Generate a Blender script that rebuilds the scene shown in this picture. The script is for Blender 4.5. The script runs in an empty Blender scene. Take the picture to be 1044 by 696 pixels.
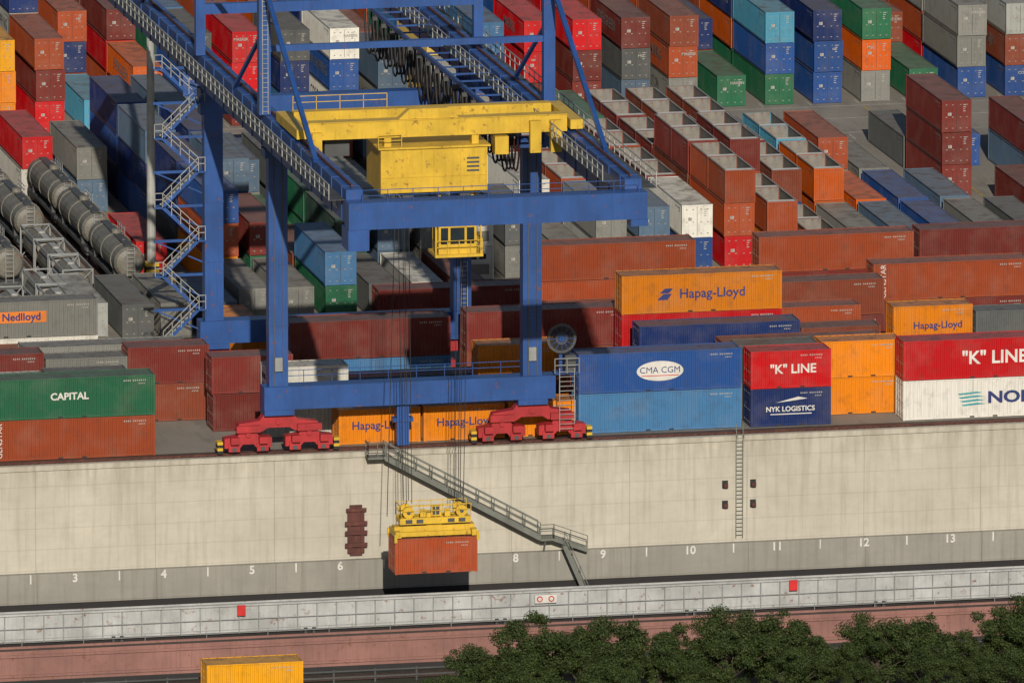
import bpy, math, random
import numpy as np
from mathutils import Vector, Matrix
random.seed(7); R=random.Random(11)
sc=bpy.context.scene
COL=sc.collection
# ------------------------------------------------------------------ materials
def newmat(name):
    m=bpy.data.materials.new(name); m.use_nodes=True
    nt=m.node_tree; b=nt.nodes['Principled BSDF']
    return m,nt,b
def N(nt,t,**k):
    n=nt.nodes.new(t)
    for a,v in k.items(): setattr(n,a,v)
    return n
def mixc(nt,fac,a,b,mode='MIX'):
    n=N(nt,'ShaderNodeMix',data_type='RGBA',blend_type=mode)
    for s,v in ((0,fac),(6,a),(7,b)):
        if hasattr(v,'links'): nt.links.new(v,n.inputs[s])
        elif s==0: n.inputs[0].default_value=v
        else: n.inputs[s].default_value=(v[0],v[1],v[2],1)
    return n.outputs[2]
def ramp(nt,inp,p0,p1,v0=0.,v1=1.):
    n=N(nt,'ShaderNodeMapRange'); nt.links.new(inp,n.inputs[0])
    n.inputs[1].default_value=p0;n.inputs[2].default_value=p1;n.inputs[3].default_value=v0;n.inputs[4].default_value=v1
    return n.outputs[0]
def noise(nt,vec,scale,detail=4,sc3=None,rough=.6):
    if sc3:
        mp=N(nt,'ShaderNodeMapping'); mp.inputs['Scale'].default_value=sc3
        nt.links.new(vec,mp.inputs[0]); vec=mp.outputs[0]
    n=N(nt,'ShaderNodeTexNoise'); n.inputs['Scale'].default_value=scale
    n.inputs['Detail'].default_value=detail; n.inputs['Roughness'].default_value=rough
    nt.links.new(vec,n.inputs['Vector']); return n.outputs[0]
def simple(name,col,rough=.6,metal=0.,var=.35,scale=.7,rust=0.,bump=0.,dark=None,streak=.25):
    m,nt,b=newmat(name)
    tc=N(nt,'ShaderNodeTexCoord').outputs['Object']
    n1=noise(nt,tc,scale,5)
    d=dark or tuple(c*(1-var) for c in col)
    c=mixc(nt,ramp(nt,n1,.35,.7),d,col)
    if streak:
        s=noise(nt,tc,1.,3,(5,5,.35)); c=mixc(nt,ramp(nt,s,.5,.8,0,streak),c,tuple(x*.45 for x in col))
    if rust:
        r=noise(nt,tc,2.2,8); c=mixc(nt,ramp(nt,r,.62-rust*.1,.72,0,.85),c,(.14,.055,.025))
    nt.links.new(c,b.inputs['Base Color']); b.inputs['Roughness'].default_value=rough; b.inputs['Metallic'].default_value=metal
    if bump:
        bn=N(nt,'ShaderNodeBump'); bn.inputs['Strength'].default_value=bump; bn.inputs['Distance'].default_value=.05
        nt.links.new(noise(nt,tc,6,6),bn.inputs['Height']); nt.links.new(bn.outputs[0],b.inputs['Normal'])
    return m
def container_mat():
    m,nt,b=newmat('container_paint')
    oi=N(nt,'ShaderNodeObjectInfo'); tc=N(nt,'ShaderNodeTexCoord').outputs['Object']
    off=N(nt,'ShaderNodeVectorMath',operation='ADD'); comb=N(nt,'ShaderNodeCombineXYZ')
    mul=N(nt,'ShaderNodeMath',operation='MULTIPLY'); mul.inputs[1].default_value=97.
    nt.links.new(oi.outputs['Random'],mul.inputs[0])
    for i in range(3): nt.links.new(mul.outputs[0],comb.inputs[i])
    nt.links.new(tc,off.inputs[0]); nt.links.new(comb.outputs[0],off.inputs[1]); v=off.outputs[0]
    c=oi.outputs['Color']
    hs=N(nt,'ShaderNodeHueSaturation'); nt.links.new(c,hs.inputs['Color'])
    nt.links.new(ramp(nt,oi.outputs['Random'],0,1,.78,1.15),hs.inputs['Value']); hs.inputs['Saturation'].default_value=1.06
    c=hs.outputs[0]
    fade=noise(nt,v,.5,4); c=mixc(nt,ramp(nt,fade,.45,.8,0,.16),c,(.28,.25,.22))
    dk=noise(nt,v,1.3,6); c=mixc(nt,ramp(nt,dk,.52,.78,0,.35),c,(.04,.035,.03))
    st=noise(nt,v,1.,3,(4,4,.3)); c=mixc(nt,ramp(nt,st,.52,.78,0,.25),c,(.06,.045,.035))
    ru=noise(nt,v,3.2,8,None,.7); c=mixc(nt,ramp(nt,ru,.66,.71,0,.6),c,(.13,.05,.025))
    geo=N(nt,'ShaderNodeNewGeometry'); sx=N(nt,'ShaderNodeSeparateXYZ'); nt.links.new(geo.outputs['True Normal'],sx.inputs[0])
    ab=N(nt,'ShaderNodeMath',operation='ABSOLUTE'); nt.links.new(sx.outputs[2],ab.inputs[0])
    c=mixc(nt,ramp(nt,ab.outputs[0],.75,.95,0,.38),c,(.18,.165,.145))
    rt=noise(nt,v,.9,6,(1,1,1)); tm=N(nt,'ShaderNodeMath',operation='MULTIPLY')
    nt.links.new(ramp(nt,ab.outputs[0],.75,.95,0,.65),tm.inputs[0]); nt.links.new(ramp(nt,rt,.48,.66),tm.inputs[1])
    c=mixc(nt,tm.outputs[0],c,(.08,.055,.04))
    nt.links.new(c,b.inputs['Base Color']); b.inputs['Roughness'].default_value=.5
    b.inputs['Specular IOR Level'].default_value=.35
    return m
M_C=container_mat()
M_WH=simple('white_marking',(.62,.62,.6),.6,var=.25,streak=.15)
M_MK=simple('faded_marking',(.36,.35,.33),.6,var=.4,scale=4,streak=.15)
M_DK=simple('dark_gasket',(.02,.02,.02),.7,streak=0)
M_IN=simple('container_interior',(.25,.24,.22),.7,var=.5,scale=.5,rust=.5)
M_STEEL=simple('lock_bar_steel',(.30,.29,.27),.45,var=.4)
M_BLUE=simple('crane_blue',(.020,.082,.30),.42,var=.35,scale=.3,streak=.5,rust=.05)
M_YEL=simple('crane_yellow',(.64,.42,.035),.45,var=.3,scale=.5,streak=.5,rust=.25)
M_RED=simple('bogie_red',(.42,.022,.03),.5,var=.4,streak=.4)
M_GREYS=simple('galvanised_steel',(.27,.29,.30),.5,var=.3)
M_LGS=simple('pale_galvanised_steel',(.36,.37,.36),.5,var=.3)
M_BLK=simple('black_rubber_and_shade',(.012,.012,.014),.7,streak=0)
M_CAB=simple('festoon_cable',(.05,.012,.012),.6,streak=0)
M_GLASS=simple('cab_glass',(.02,.03,.04),.1,streak=0)
M_GR2=simple('dark_steel',(.07,.075,.08),.55)
M_STAIR=simple('stair_steel',(.15,.165,.15),.6,var=.3)
M_RUST=simple('rusty_steel',(.10,.03,.025),.75,var=.5,rust=.6)
M_TANK=simple('tank_shell',(.19,.185,.16),.55,metal=.0,var=.5,scale=.5,rust=.35,streak=.6)
M_NAVY=simple('navy_marking',(.015,.03,.16),.5,streak=0)
M_REDP=simple('red_marking',(.55,.02,.02),.5,streak=0)
M_ORP=simple('orange_marking',(.7,.2,.02),.5,streak=0)
M_TEAL=simple('teal_marking',(.03,.3,.35),.5,streak=0)

def wall_mat(name,base,px,pz,joint,stain=.5):
    m,nt,b=newmat(name)
    tc=N(nt,'ShaderNodeTexCoord').outputs['Object']
    c=mixc(nt,ramp(nt,noise(nt,tc,.12,6),.35,.7),tuple(x*.80 for x in base),base)
    c=mixc(nt,ramp(nt,noise(nt,tc,.9,8,None,.7),.45,.75,0,.35),c,tuple(x*.62 for x in base))
    c=mixc(nt,ramp(nt,noise(nt,tc,1.,5,(2.4,2.4,.12)),.5,.78,0,stain),c,(base[0]*.5,base[1]*.48,base[2]*.44))
    c=mixc(nt,ramp(nt,noise(nt,tc,1.,3,(.35,.35,1.6)),.5,.75,0,.2),c,tuple(x*.6 for x in base))
    sx=N(nt,'ShaderNodeSeparateXYZ'); nt.links.new(tc,sx.inputs[0])
    tp=N(nt,'ShaderNodeMath',operation='MULTIPLY'); nt.links.new(ramp(nt,sx.outputs[2],-2.6,0,0,.65),tp.inputs[0]); nt.links.new(ramp(nt,noise(nt,tc,1.,5,(1.6,1.6,.2)),.42,.66),tp.inputs[1])
    c=mixc(nt,tp.outputs[0],c,(base[0]*.45,base[1]*.42,base[2]*.36))
    for o,p,w,f in ((0,px,.035,joint),(2,pz,.03,joint*.7),(0,px/4,.02,joint*.35)):
        md=N(nt,'ShaderNodeMath',operation='PINGPONG'); md.inputs[1].default_value=p/2; nt.links.new(sx.outputs[o],md.inputs[0])
        c=mixc(nt,ramp(nt,md.outputs[0],0,w*1.6,f,0),c,tuple(x*.35 for x in base))
    nt.links.new(c,b.inputs['Base Color']); b.inputs['Roughness'].default_value=.85
    bn=N(nt,'ShaderNodeBump'); bn.inputs['Strength'].default_value=.4; bn.inputs['Distance'].default_value=.04
    nt.links.new(noise(nt,tc,2.5,8),bn.inputs['Height']); nt.links.new(bn.outputs[0],b.inputs['Normal'])
    return m
M_WALL=wall_mat('quay_concrete',(.475,.455,.395),8.8,1.55,.45,.55)
M_WALL2=wall_mat('lower_quay_concrete',(.275,.27,.245),8.8,5.,.6,.65)
def ground_mat():
    m,nt,b=newmat('yard_asphalt')
    tc=N(nt,'ShaderNodeTexCoord').outputs['Object']
    c=mixc(nt,ramp(nt,noise(nt,tc,.05,6),.35,.7),(.16,.15,.135),(.25,.235,.21))
    c=mixc(nt,ramp(nt,noise(nt,tc,.5,8,(1,.25,1),.7),.5,.72,0,.6),c,(.07,.066,.06))
    c=mixc(nt,ramp(nt,noise(nt,tc,3,8),.5,.75,0,.35),c,(.30,.29,.26))
    nt.links.new(c,b.inputs['Base Color']); b.inputs['Roughness'].default_value=.9
    return m
M_GRD=ground_mat()
M_BANK=simple('bank_soil',(.035,.042,.02),.95,var=.6,scale=.4,streak=0)
M_HULL=simple('hull_oxide_red',(.27,.135,.118),.75,var=.35,scale=.25,rust=.2,streak=.55)
M_COAM=simple('coaming_paint',(.43,.45,.46),.6,var=.35,scale=.5,rust=.15,streak=.55)
M_DECK=simple('barge_deck',(.04,.035,.035),.8,var=.4)
M_LINE=simple('road_paint',(.5,.5,.46),.8,var=.5,scale=1.5,streak=0)
M_LINEY=simple('yellow_road_paint',(.5,.36,.05),.8,var=.5,scale=1.5,streak=0)
M_RAILB=simple('rail_bed',(.09,.055,.042),.9,var=.5,scale=1.2,streak=0)
def water_mat():
    m,nt,b=newmat('river_water'); tc=N(nt,'ShaderNodeTexCoord').outputs['Object']
    b.inputs['Base Color'].default_value=(.018,.024,.02,1); b.inputs['Roughness'].default_value=.12
    bn=N(nt,'ShaderNodeBump'); bn.inputs['Strength'].default_value=.5; bn.inputs['Distance'].default_value=.15
    nt.links.new(noise(nt,tc,.9,5,(1,2.2,1)),bn.inputs['Height']); nt.links.new(bn.outputs[0],b.inputs['Normal']); return m
M_WATER=water_mat()

# ------------------------------------------------------------------ mesh builder
class MB:
    def __init__(s): s.v=[];s.f=[];s.m=[];s.mats=[]
    def mi(s,mat):
        if mat not in s.mats: s.mats.append(mat)
        return s.mats.index(mat)
    def quad(s,pts,mat):
        i=len(s.v); s.v+= [tuple(p) for p in pts]; s.f.append(tuple(range(i,i+len(pts)))); s.m.append(s.mi(mat))
    def box(s,x0,x1,y0,y1,z0,z1,mat):
        i=len(s.v)
        s.v+=[(x0,y0,z0),(x1,y0,z0),(x1,y1,z0),(x0,y1,z0),(x0,y0,z1),(x1,y0,z1),(x1,y1,z1),(x0,y1,z1)]
        k=s.mi(mat)
        for f in ((0,3,2,1),(4,5,6,7),(0,1,5,4),(1,2,6,5),(2,3,7,6),(3,0,4,7)):
            s.f.append(tuple(i+a for a in f)); s.m.append(k)
    def beam(s,p,q,w,h,mat,up=(0,0,1)):
        p=Vector(p);q=Vector(q);d=(q-p).normalized();u=Vector(up)
        if abs(d.dot(u))>.99: u=Vector((0,1,0))
        r=d.cross(u).normalized()*(w/2); u=r.cross(d).normalized()*(h/2)
        i=len(s.v)
        for c in (p,q):
            for a,b in ((-1,-1),(1,-1),(1,1),(-1,1)): s.v.append(tuple(c+r*a+u*b))
        k=s.mi(mat)
        for f in ((0,3,2,1),(4,5,6,7),(0,1,5,4),(1,2,6,5),(2,3,7,6),(3,0,4,7)):
            s.f.append(tuple(i+a for a in f)); s.m.append(k)
    def cyl(s,p,q,r,mat,n=12,r2=None):
        p=Vector(p);q=Vector(q);d=(q-p).normalized();u=Vector((0,0,1)) if abs(d.z)<.9 else Vector((0,1,0))
        a=d.cross(u).normalized();b=a.cross(d); r2=r if r2 is None else r2; i=len(s.v)
        for c,rr in ((p,r),(q,r2)):
            for j in range(n):
                t=2*math.pi*j/n; s.v.append(tuple(c+a*math.cos(t)*rr+b*math.sin(t)*rr))
        k=s.mi(mat)
        for j in range(n): s.f.append((i+j,i+(j+1)%n,i+n+(j+1)%n,i+n+j)); s.m.append(k)
        s.f.append(tuple(i+j for j in range(n))); s.m.append(k); s.f.append(tuple(i+n+j for j in range(n))); s.m.append(k)
    def prism(s,poly,y0,y1,mat):
        i=len(s.v);n=len(poly);k=s.mi(mat)
        for y in (y0,y1):
            for (x,z) in poly: s.v.append((x,y,z))
        s.f.append(tuple(range(i,i+n)));s.m.append(k); s.f.append(tuple(range(i+n,i+2*n))[::-1]);s.m.append(k)
        for j in range(n): s.f.append((i+j,i+n+j,i+n+(j+1)%n,i+(j+1)%n)); s.m.append(k)
    def railing(s,p,q,mat,h=1.1,sp=1.6,t=.055):
        p=Vector(p);q=Vector(q);L=(q-p).length;n=max(1,round(L/sp))
        for j in range(n+1):
            c=p.lerp(q,j/n); s.beam(c,c+Vector((0,0,h)),t,t,mat)
        for hh in (h,h*.55): s.beam(p+Vector((0,0,hh)),q+Vector((0,0,hh)),t,t,mat)
    def ladder(s,x,y,z0,z1,mat,w=.5):
        for d in (-w/2,w/2): s.beam((x+d,y,z0),(x+d,y,z1),.06,.06,mat)
        n=int((z1-z0)/.35)
        for i in range(n): s.beam((x-w/2,y,z0+.2+i*.35),(x+w/2,y,z0+.2+i*.35),.045,.045,mat)
    def mesh(s,name):
        me=bpy.data.meshes.new(name); me.from_pydata(s.v,[],s.f)
        for m in s.mats: me.materials.append(m)
        me.polygons.foreach_set('material_index',s.m); me.update(); return me
    def obj(s,name,parent=None,loc=(0,0,0)):
        o=bpy.data.objects.new(name,s.mesh(name)); COL.objects.link(o); o.location=loc
        if parent: o.parent=parent
        return o
def empty(name,loc=(0,0,0)):
    e=bpy.data.objects.new(name,None); e.empty_display_size=.5; COL.objects.link(e); e.location=loc; return e
_tc={}
def text(body,size,mat,parent,loc,rot=(math.pi/2,0,0),bold=.0,align='CENTER',name='lettering',sx=1.):
    key=(body,size,mat.name,bold,align)
    if key not in _tc:
        c=bpy.data.curves.new('lettering','FONT'); c.body=body; c.size=size; c.align_x=align; c.align_y='CENTER'
        c.offset=bold; c.resolution_u=3; c.materials.append(mat); _tc[key]=c
    o=bpy.data.objects.new(name,_tc[key]); COL.objects.link(o); o.location=loc; o.rotation_euler=rot; o.scale=(sx,1,1)
    if parent: o.parent=parent
    return o

# ------------------------------------------------------------------ container meshes
def corr(mb,along,a0,a1,d0,d1,z0,z1,axis,mat,pitch=.28):
    n=int((a1-a0)/pitch); p=(a1-a0)/n; pts=[]
    for i in range(n):
        s=a0+i*p; pts+=[(s,d0),(s+.28*p,d0),(s+.5*p,d1),(s+.78*p,d1)]
    pts.append((a1,d0))
    base=len(mb.v);k=mb.mi(mat)
    for (s,d) in pts:
        for z in (z0,z1): mb.v.append((s,d,z) if axis=='x' else (d,s,z))
    for i in range(len(pts)-1):
        mb.f.append((base+2*i,base+2*i+2,base+2*i+3,base+2*i+1)); mb.m.append(k)
def cont_mesh(name,L,H,W=2.44,kind='dry'):
    mb=MB(); C=M_C; t=.15
    for x0 in (0,L-t):
        for y0 in (0,W-t): mb.box(x0,x0+t,y0,y0+t,.12,H-.12,C)
    for x0 in (-.004,L-.176):
        for y0 in (-.004,W-.116):
            for z0 in (0,H-.12): mb.box(x0,x0+.18,y0,y0+.12,z0,z0+.12,C)
    e=.18
    for y0 in (.01,W-.09):
        mb.box(e,L-e,y0,y0+.08,.02,.17,C); mb.box(e,L-e,y0,y0+.07,H-.10,H-.01,C)
    for x0 in (.01,L-.09):
        mb.box(x0,x0+.08,.12,W-.12,.02,.17,C); mb.box(x0,x0+.08,.12,W-.12,H-.14,H-.01,C)
    for xx in (L/2-1.05,L/2+.7): mb.box(xx,xx+.35,.006,.0095,.04,.15,M_DK)
    zt=H-.1
    if kind=='reefer':
        for yy in (.045,W-.045): mb.quad([(t,yy,.17),(L-t,yy,.17),(L-t,yy,zt),(t,yy,zt)],C)
        n=int(L/1.0)
        for i in range(1,n):
            x=i*L/n; mb.box(x-.02,x+.02,.02,.043,.18,zt-.01,C)
    else:
        corr(mb,0,t,L-t,.03,.075,.17,zt,'x',C); corr(mb,0,t,L-t,W-.03,W-.075,.17,zt,'x',C)
    corr(mb,0,t,W-t,L-.03,L-.075,.17,H-.14,'y',C,.3)
    if kind=='open20' :
        corr(mb,0,t,W-t,.03,.075,.17,H-.14,'y',C,.3)
    elif kind=='reefer':
        mb.quad([(.06,t,.17),(.06,W-t,.17),(.06,W-t,H-.14),(.06,t,H-.14)],C)
        mb.box(.02,.058,.35,W-.35,1.35,H-.35,M_WH); mb.box(.0,.018,.6,1.15,1.6,H-.6,M_DK); mb.box(.0,.018,1.35,1.9,1.6,H-.6,M_DK)
        mb.box(.02,.058,.35,W-.35,.4,1.2,M_IN)
    else:
        for (a,b) in ((t,W/2-.015),(W/2+.015,W-t)):
            mb.box(.04,.07,a,b,.17,H-.14,C)
            for zz in (.55,1.0,1.45,1.9): mb.box(.025,.038,a+.12,b-.12,zz,zz+.18,C)
        for yy in (.38,.9,W-.9,W-.38):
            mb.box(-.002,.022,yy-.025,yy+.025,.1,H-.1,C)
            for zz in (.3,1.2,H-.4): mb.box(-.004,.024,yy-.06,yy+.06,zz,zz+.07,M_STEEL)
        mb.box(.0385,.0395,W/2-.014,W/2+.014,.18,H-.15,M_DK)
        for r_ in range(4):
            w=(.62,.5,.35,.45)[r_]; y0=.95-w/2-.25
            mb.quad([(.021,y0,H-.42-r_*.17),(.021,y0+w*.45,H-.42-r_*.17),(.021,y0+w*.45,H-.35-r_*.17),(.021,y0,H-.35-r_*.17)],M_MK)
        mb.quad([(.021,W-.8,1.35),(.021,W-.5,1.35),(.021,W-.5,1.6),(.021,W-.8,1.6)],M_MK)
    mb.box(t,L-t,.1,W-.1,.10,.16,C if kind!='open20' else M_IN)
    if kind=='open20':
        for yy in (.10,W-.10): mb.quad([(.1,yy,.17),(L-.1,yy,.17),(L-.1,yy,H-.02),(.1,yy,H-.02)],M_IN)
        for xx in (.10,L-.10): mb.quad([(xx,.11,.17),(xx,W-.11,.17),(xx,W-.11,H-.02),(xx,.11,H-.02)],M_IN)
        for yy in (.085,W-.085): mb.box(.2,L-.2,yy-.06,yy+.06,H-.006,H+.03,M_STEEL)
        mb.box(.1,.9,.12,W-.12,H-.05,H-.03,M_WH)
    else:
        n=int(L/.6); p=(L-.2)/n; z=H-.05
        for i in range(n):
            x=.1+i*p
            mb.quad([(x,.08,z),(x+.6*p,.08,z),(x+.6*p,W-.08,z),(x,W-.08,z)],C)
            mb.quad([(x+.6*p,.08,z),(x+.8*p,.08,z+.03),(x+.8*p,W-.08,z+.03),(x+.6*p,W-.08,z)],C)
            mb.quad([(x+.8*p,.08,z+.03),(x+p,.08,z),(x+p,W-.08,z),(x+.8*p,W-.08,z+.03)],C)
    for (yy) in (.024,W-.024):
        for i in range(11):
            x=L-2.3+i*.145+(.1 if i>3 else 0)
            if yy>1: x=L-x
            mb.quad([(x,yy,H-.44),(x+.08,yy,H-.44),(x+.08,yy,H-.33),(x,yy,H-.33)],M_MK)
        for i in range(4):
            x=L-1.2+i*.13
            if yy>1: x=L-x
            mb.quad([(x,yy,H-.66),(x+.07,yy,H-.66),(x+.07,yy,H-.57),(x,yy,H-.57)],M_MK)
    return mb.mesh(name)
ME={}
def cm(L,H,kind='dry'):
    k=(L,H,kind)
    if k not in ME: ME[k]=cont_mesh('container_body',L,H,kind=kind)
    return ME[k]
c_={'blue':(.022,.065,.22),'lblue':(.055,.15,.30),'navy':(.010,.026,.115),'red':(.44,.018,.022),'maroon':(.135,.024,.020),
 'rust':(.28,.062,.028),'brown':(.17,.045,.026),'orange':(.58,.19,.018),'gray':(.17,.175,.165),'dgray':(.08,.088,.09),
 'white':(.55,.55,.51),'green':(.016,.11,.055),'lg':(.27,.285,.275),'sky':(.08,.27,.40),'oran2':(.46,.09,.018),'dgreen':(.02,.05,.04),'yellow':(.62,.30,.03),
 'bgray':(.07,.115,.175),'yel2':(.45,.33,.10),'nol':(.64,.64,.61)}
def cont(x,y,z,L=12.19,H=2.6,color='maroon',perp=False,kind='dry',jit=.04):
    o=bpy.data.objects.new('open_top_container' if kind=='open20' else ('refrigerated_container' if kind=='reefer' else 'shipping_container'),cm(L,H,kind))
    COL.objects.link(o); c=c_[color]; o.color=(c[0],c[1],c[2],1)
    x+=R.uniform(-jit,jit); y+=R.uniform(-jit,jit)*2
    if perp: o.location=(x+2.44,y,z); o.rotation_euler=(0,0,math.pi/2)
    else: o.location=(x,y,z)
    return o
def stack(x,y,levels,L=12.19,H=2.6,perp=False,kind='dry',jit=.05):
    z=.02; out=[]
    for c in levels:
        k=kind
        if c.startswith('@'): k='open20'; c=c[1:]
        if c.startswith('#'): k='reefer'; c=c[1:]
        if k=='open20' and perp and L>7:
            for j in (0,1): out.append(cont(x,y+j*6.12,z,6.06,H,c,True,'open20',jit*.4))
        else: out.append(cont(x,y,z,L,H,c,perp,k,jit))
        z+=H+.012
    return out
FY=.020
s=stack(5.6,2.8,['lblue','blue'],H=2.95,jit=0)
o=s[1]; mb=MB(); n=36
mb.quad([(6.1+1.75*math.cos(2*math.pi*i/n),FY-.004,1.5+.74*math.sin(2*math.pi*i/n)) for i in range(n)],M_WH); mb.obj('logo_oval',o)
text('CMA CGM',.66,M_NAVY,o,(6.1,FY-.01,1.55),bold=0,sx=1.)
mb=MB(); mb.box(4.7,7.5,FY-.012,FY-.009,1.12,1.18,M_REDP); mb.obj('logo_stripe',o)
s=stack(18.45,2.6,['navy','red'],6.06,2.8,jit=0)
text('"K" LINE',.95,M_WH,s[1],(3.2,FY-.005,1.4),bold=.02)
text('NYK LOGISTICS',.52,M_WH,s[0],(3.0,FY-.005,1.25),bold=.012)
mb=MB(); mb.quad([(1.9,FY-.005,1.75),(3.6,FY-.005,2.15),(4.3,FY-.005,2.0),(3.0,FY-.005,1.85)],M_WH); mb.box(1.5,4.6,FY-.006,FY-.003,.85,.92,M_WH); mb.obj('logo_wave',s[0])
stack(24.55,5.7,['orange','orange'],6.06,2.75)
s=stack(29.95,2.6,['nol','red'],H=2.95,jit=0)
text('"K" LINE',1.35,M_WH,s[1],(6.9,FY-.005,1.5),bold=.03)
text('NOL',1.2,M_NAVY,s[0],(8.0,FY-.005,1.45),bold=.04,sx=1.3)
mb=MB()
for i in range(4): mb.quad([(4.6-.1*i,FY-.005,.9+.28*i),(6.3-.1*i,FY-.005,1.02+.28*i),(5.6,FY-.005,1.12+.28*i),(4.4-.1*i,FY-.005,1.0+.28*i)],M_TEAL)
mb.obj('logo_waves',s[0])
stack(42.3,2.7,['maroon','rust'],H=2.9)
stack(18.2,5.7,['gray','dgray'],6.06,2.75)
stack(5.4,5.8,['maroon','brown'],H=2.6); stack(17.7,8.6,['brown','brown'],H=2.6); stack(30.5,5.8,['maroon','dgray'],H=2.6)
stack(12.3,12.6,['gray','navy'],H=2.9)
text('HANJIN',.7,M_MK,stack(24.6,12.6,['gray','brown'],6.06,2.6)[1],(3,FY-.005,1.3),bold=.01)
s=stack(12.0,17.2,['maroon','red','orange'],H=2.9,jit=.0)
text('Hapag-Lloyd',1.0,M_NAVY,s[2],(6.9,FY-.005,1.4),bold=.015,align='CENTER')
mb=MB(); mb.quad([(2.7,FY-.005,1.0),(3.5,FY-.005,1.0),(3.8,FY-.005,1.45),(3.2,FY-.005,1.45)],M_NAVY); mb.quad([(2.9,FY-.005,1.5),(3.6,FY-.005,1.5),(3.9,FY-.005,1.85),(3.3,FY-.005,1.85)],M_NAVY); mb.obj('logo_mark',s[2])
s=stack(32.4,16.,['oran2','orange'],6.06,2.9)
text('Hapag-Lloyd',.75,M_NAVY,s[1],(3.4,FY-.005,1.4),bold=.012)
stack(38.8,16.,['maroon','dgray'],H=2.6); stack(25.,20.5,['maroon','rust'],6.06,2.6); stack(31.5,20.5,['brown'],H=2.6)
s=stack(1.0,20.6,['brown','maroon'],H=2.9)
s=stack(-12.7,19.4,['lblue','maroon'],H=2.9)
s=stack(-12.7,22.6,['gray','brown'],H=2.6)
for xx in (-12.3,-6.0):
    s=stack(xx,2.6,['orange'],6.06,2.6,jit=0); text('Hapag-Lloyd',.85,M_NAVY,s[0],(3.1,FY-.005,1.35),bold=.012)
stack(.3,2.6,['orange'],5.0,2.6)
s=stack(-16.9,6.2,['white','#white'],6.06,2.6); stack(-20.4,9.2,['maroon','maroon'],6.06,2.75)
stack(-.5,9.6,['maroon','orange'],6.06,2.75); stack(-9,10.,['blue'],H=2.6); stack(-9.2,14.,['bgray'],H=2.6)
s=stack(-38.2,1.9,['rust','green'],H=2.98,jit=0)
text('CAPITAL',.72,M_WH,s[1],(5.9,FY-.005,1.6),bold=.02)
text('GENSTAR',.6,M_WH,s[0],(.75,FY-.005,1.5),(math.pi/2,-math.pi/2,0))
stack(-33.2,6.2,['gray','dgray'],6.06,2.7); stack(-44.6,12.,['maroon','maroon'],H=2.9); stack(-39.4,6.3,['gray','lg'],6.06,2.6)
s=stack(-25.9,13.6,['brown','maroon'],6.06,2.8); stack(-32.1,12.5,['rust','gray'],6.06,2.6);stack(-33,17,['gray','gray'],H=2.6)
s=stack(-36.8,33.,['white','gray'],H=2.75,jit=0)
mb=MB(); mb.box(4.5,8.3,FY-.006,FY-.003,1.15,2.0,M_ORP); mb.obj('logo_panel',s[1]); text('Nedlloyd',.8,M_NAVY,s[1],(6.4,FY-.012,1.57),bold=.02)
stack(-37,29.5,['rust'],H=2.6); stack(-50.5,2.2,['orange','blue'],H=2.9)
stack(12.,46.,['rust','rust'],H=2.8); stack(-.5,46.5,['maroon'],H=2.6)
stack(29.1,46.,['maroon','rust'],H=2.8); stack(41.8,46.3,['brown','maroon'],H=2.8)
s=stack(35.,33.,['maroon','rust'],H=2.85,jit=0); text('GENSTAR',.6,M_WH,s[1],(.8,FY-.005,1.5),(math.pi/2,-math.pi/2,0))
stack(47.6,33.,['maroon','oran2'],H=2.85)
stack(22.6,38.,['rust'],H=2.75); stack(22.6,28.5,['maroon','brown'],H=2.75)
stack(9.8,37.5,['rust'],H=2.6); stack(8.4,30,['brown'],H=2.6); stack(16,33,['maroon','maroon'],6.06,2.6)
# ---------------- perpendicular blocks
neu=['gray','gray','lg','bgray','dgray','gray','lblue','maroon','brown','bgray','green','dgray']
mix=['maroon','brown','rust','gray','blue','navy','maroon','rust','green','oran2','lblue','dgray','red','lg','gray','bgray','blue','maroon','navy','blue','rust']
rst=['maroon','rust','brown','maroon','oran2','rust','maroon']
def pick(l,n): return [R.choice(l) for _ in range(n)]
for b,y in enumerate((49,62,75,88,101)):
    for k in range(8):
        x=-10.8+3.35*k
        if b==0 and k>5: continue
        if b==0: lv=pick(neu,R.choice((1,1,2)))
        elif k==0: lv=[['orange','rust','blue'],['dgray','blue','navy'],['blue','navy','bgray'],['navy','blue','navy']][b-1]
        elif k==1 and b>1: lv=pick(['blue','navy','bgray'],3)
        else: lv=pick(neu,R.choice((1,2,2)))
        if b==0 and k in (4,): lv=['#white']
        if b==1 and k==6: lv=['#white','#white']
        if b==1 and k==3: lv=['dgreen','dgreen']
        stack(x,y,lv,perp=True,kind='dry')
for b,y in enumerate((62,75,88,101)):
    for k in range(12):
        x=16.5+3.4*k
        if b==0:
            lv={0:['gray'],1:['lg','gray'],2:['gray','bgray'],3:['blue','white'],4:['red','rust','@rust'],5:['orange','@rust'],6:['@brown'],7:['gray'],8:['bgray'],9:['blue'],10:['gray'],11:['dgray']}[k]
        elif k<=8:
            lv=[R.choice(rst),'@'+R.choice(rst)]
            if b==1 and k in (4,5): lv=[R.choice(rst),R.choice(rst),'@maroon']
            if b==1 and k in (7,8): lv=['oran2','@oran2'] if k==7 else ['oran2']
            if b==2 and k==7: lv=['sky','@sky']
            if b==1 and k==0: lv=['white','white']
            if b==3 and k==3: lv=['maroon','green']
            if b==2 and k==8: lv=['gray','rust']
            if b==1 and k==6: lv=['blue','@brown']
            if b==3 and k>6: lv=['gray']
        else:
            lv={(1,9):['blue'],(1,10):['bgray'],(1,11):[], (2,9):['gray'],(2,10):[], (2,11):['maroon','maroon','maroon'],(3,9):[],(3,10):[],(3,11):['dgray']}[(b,k)]
        if lv: stack(x,y,lv,perp=True)
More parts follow.
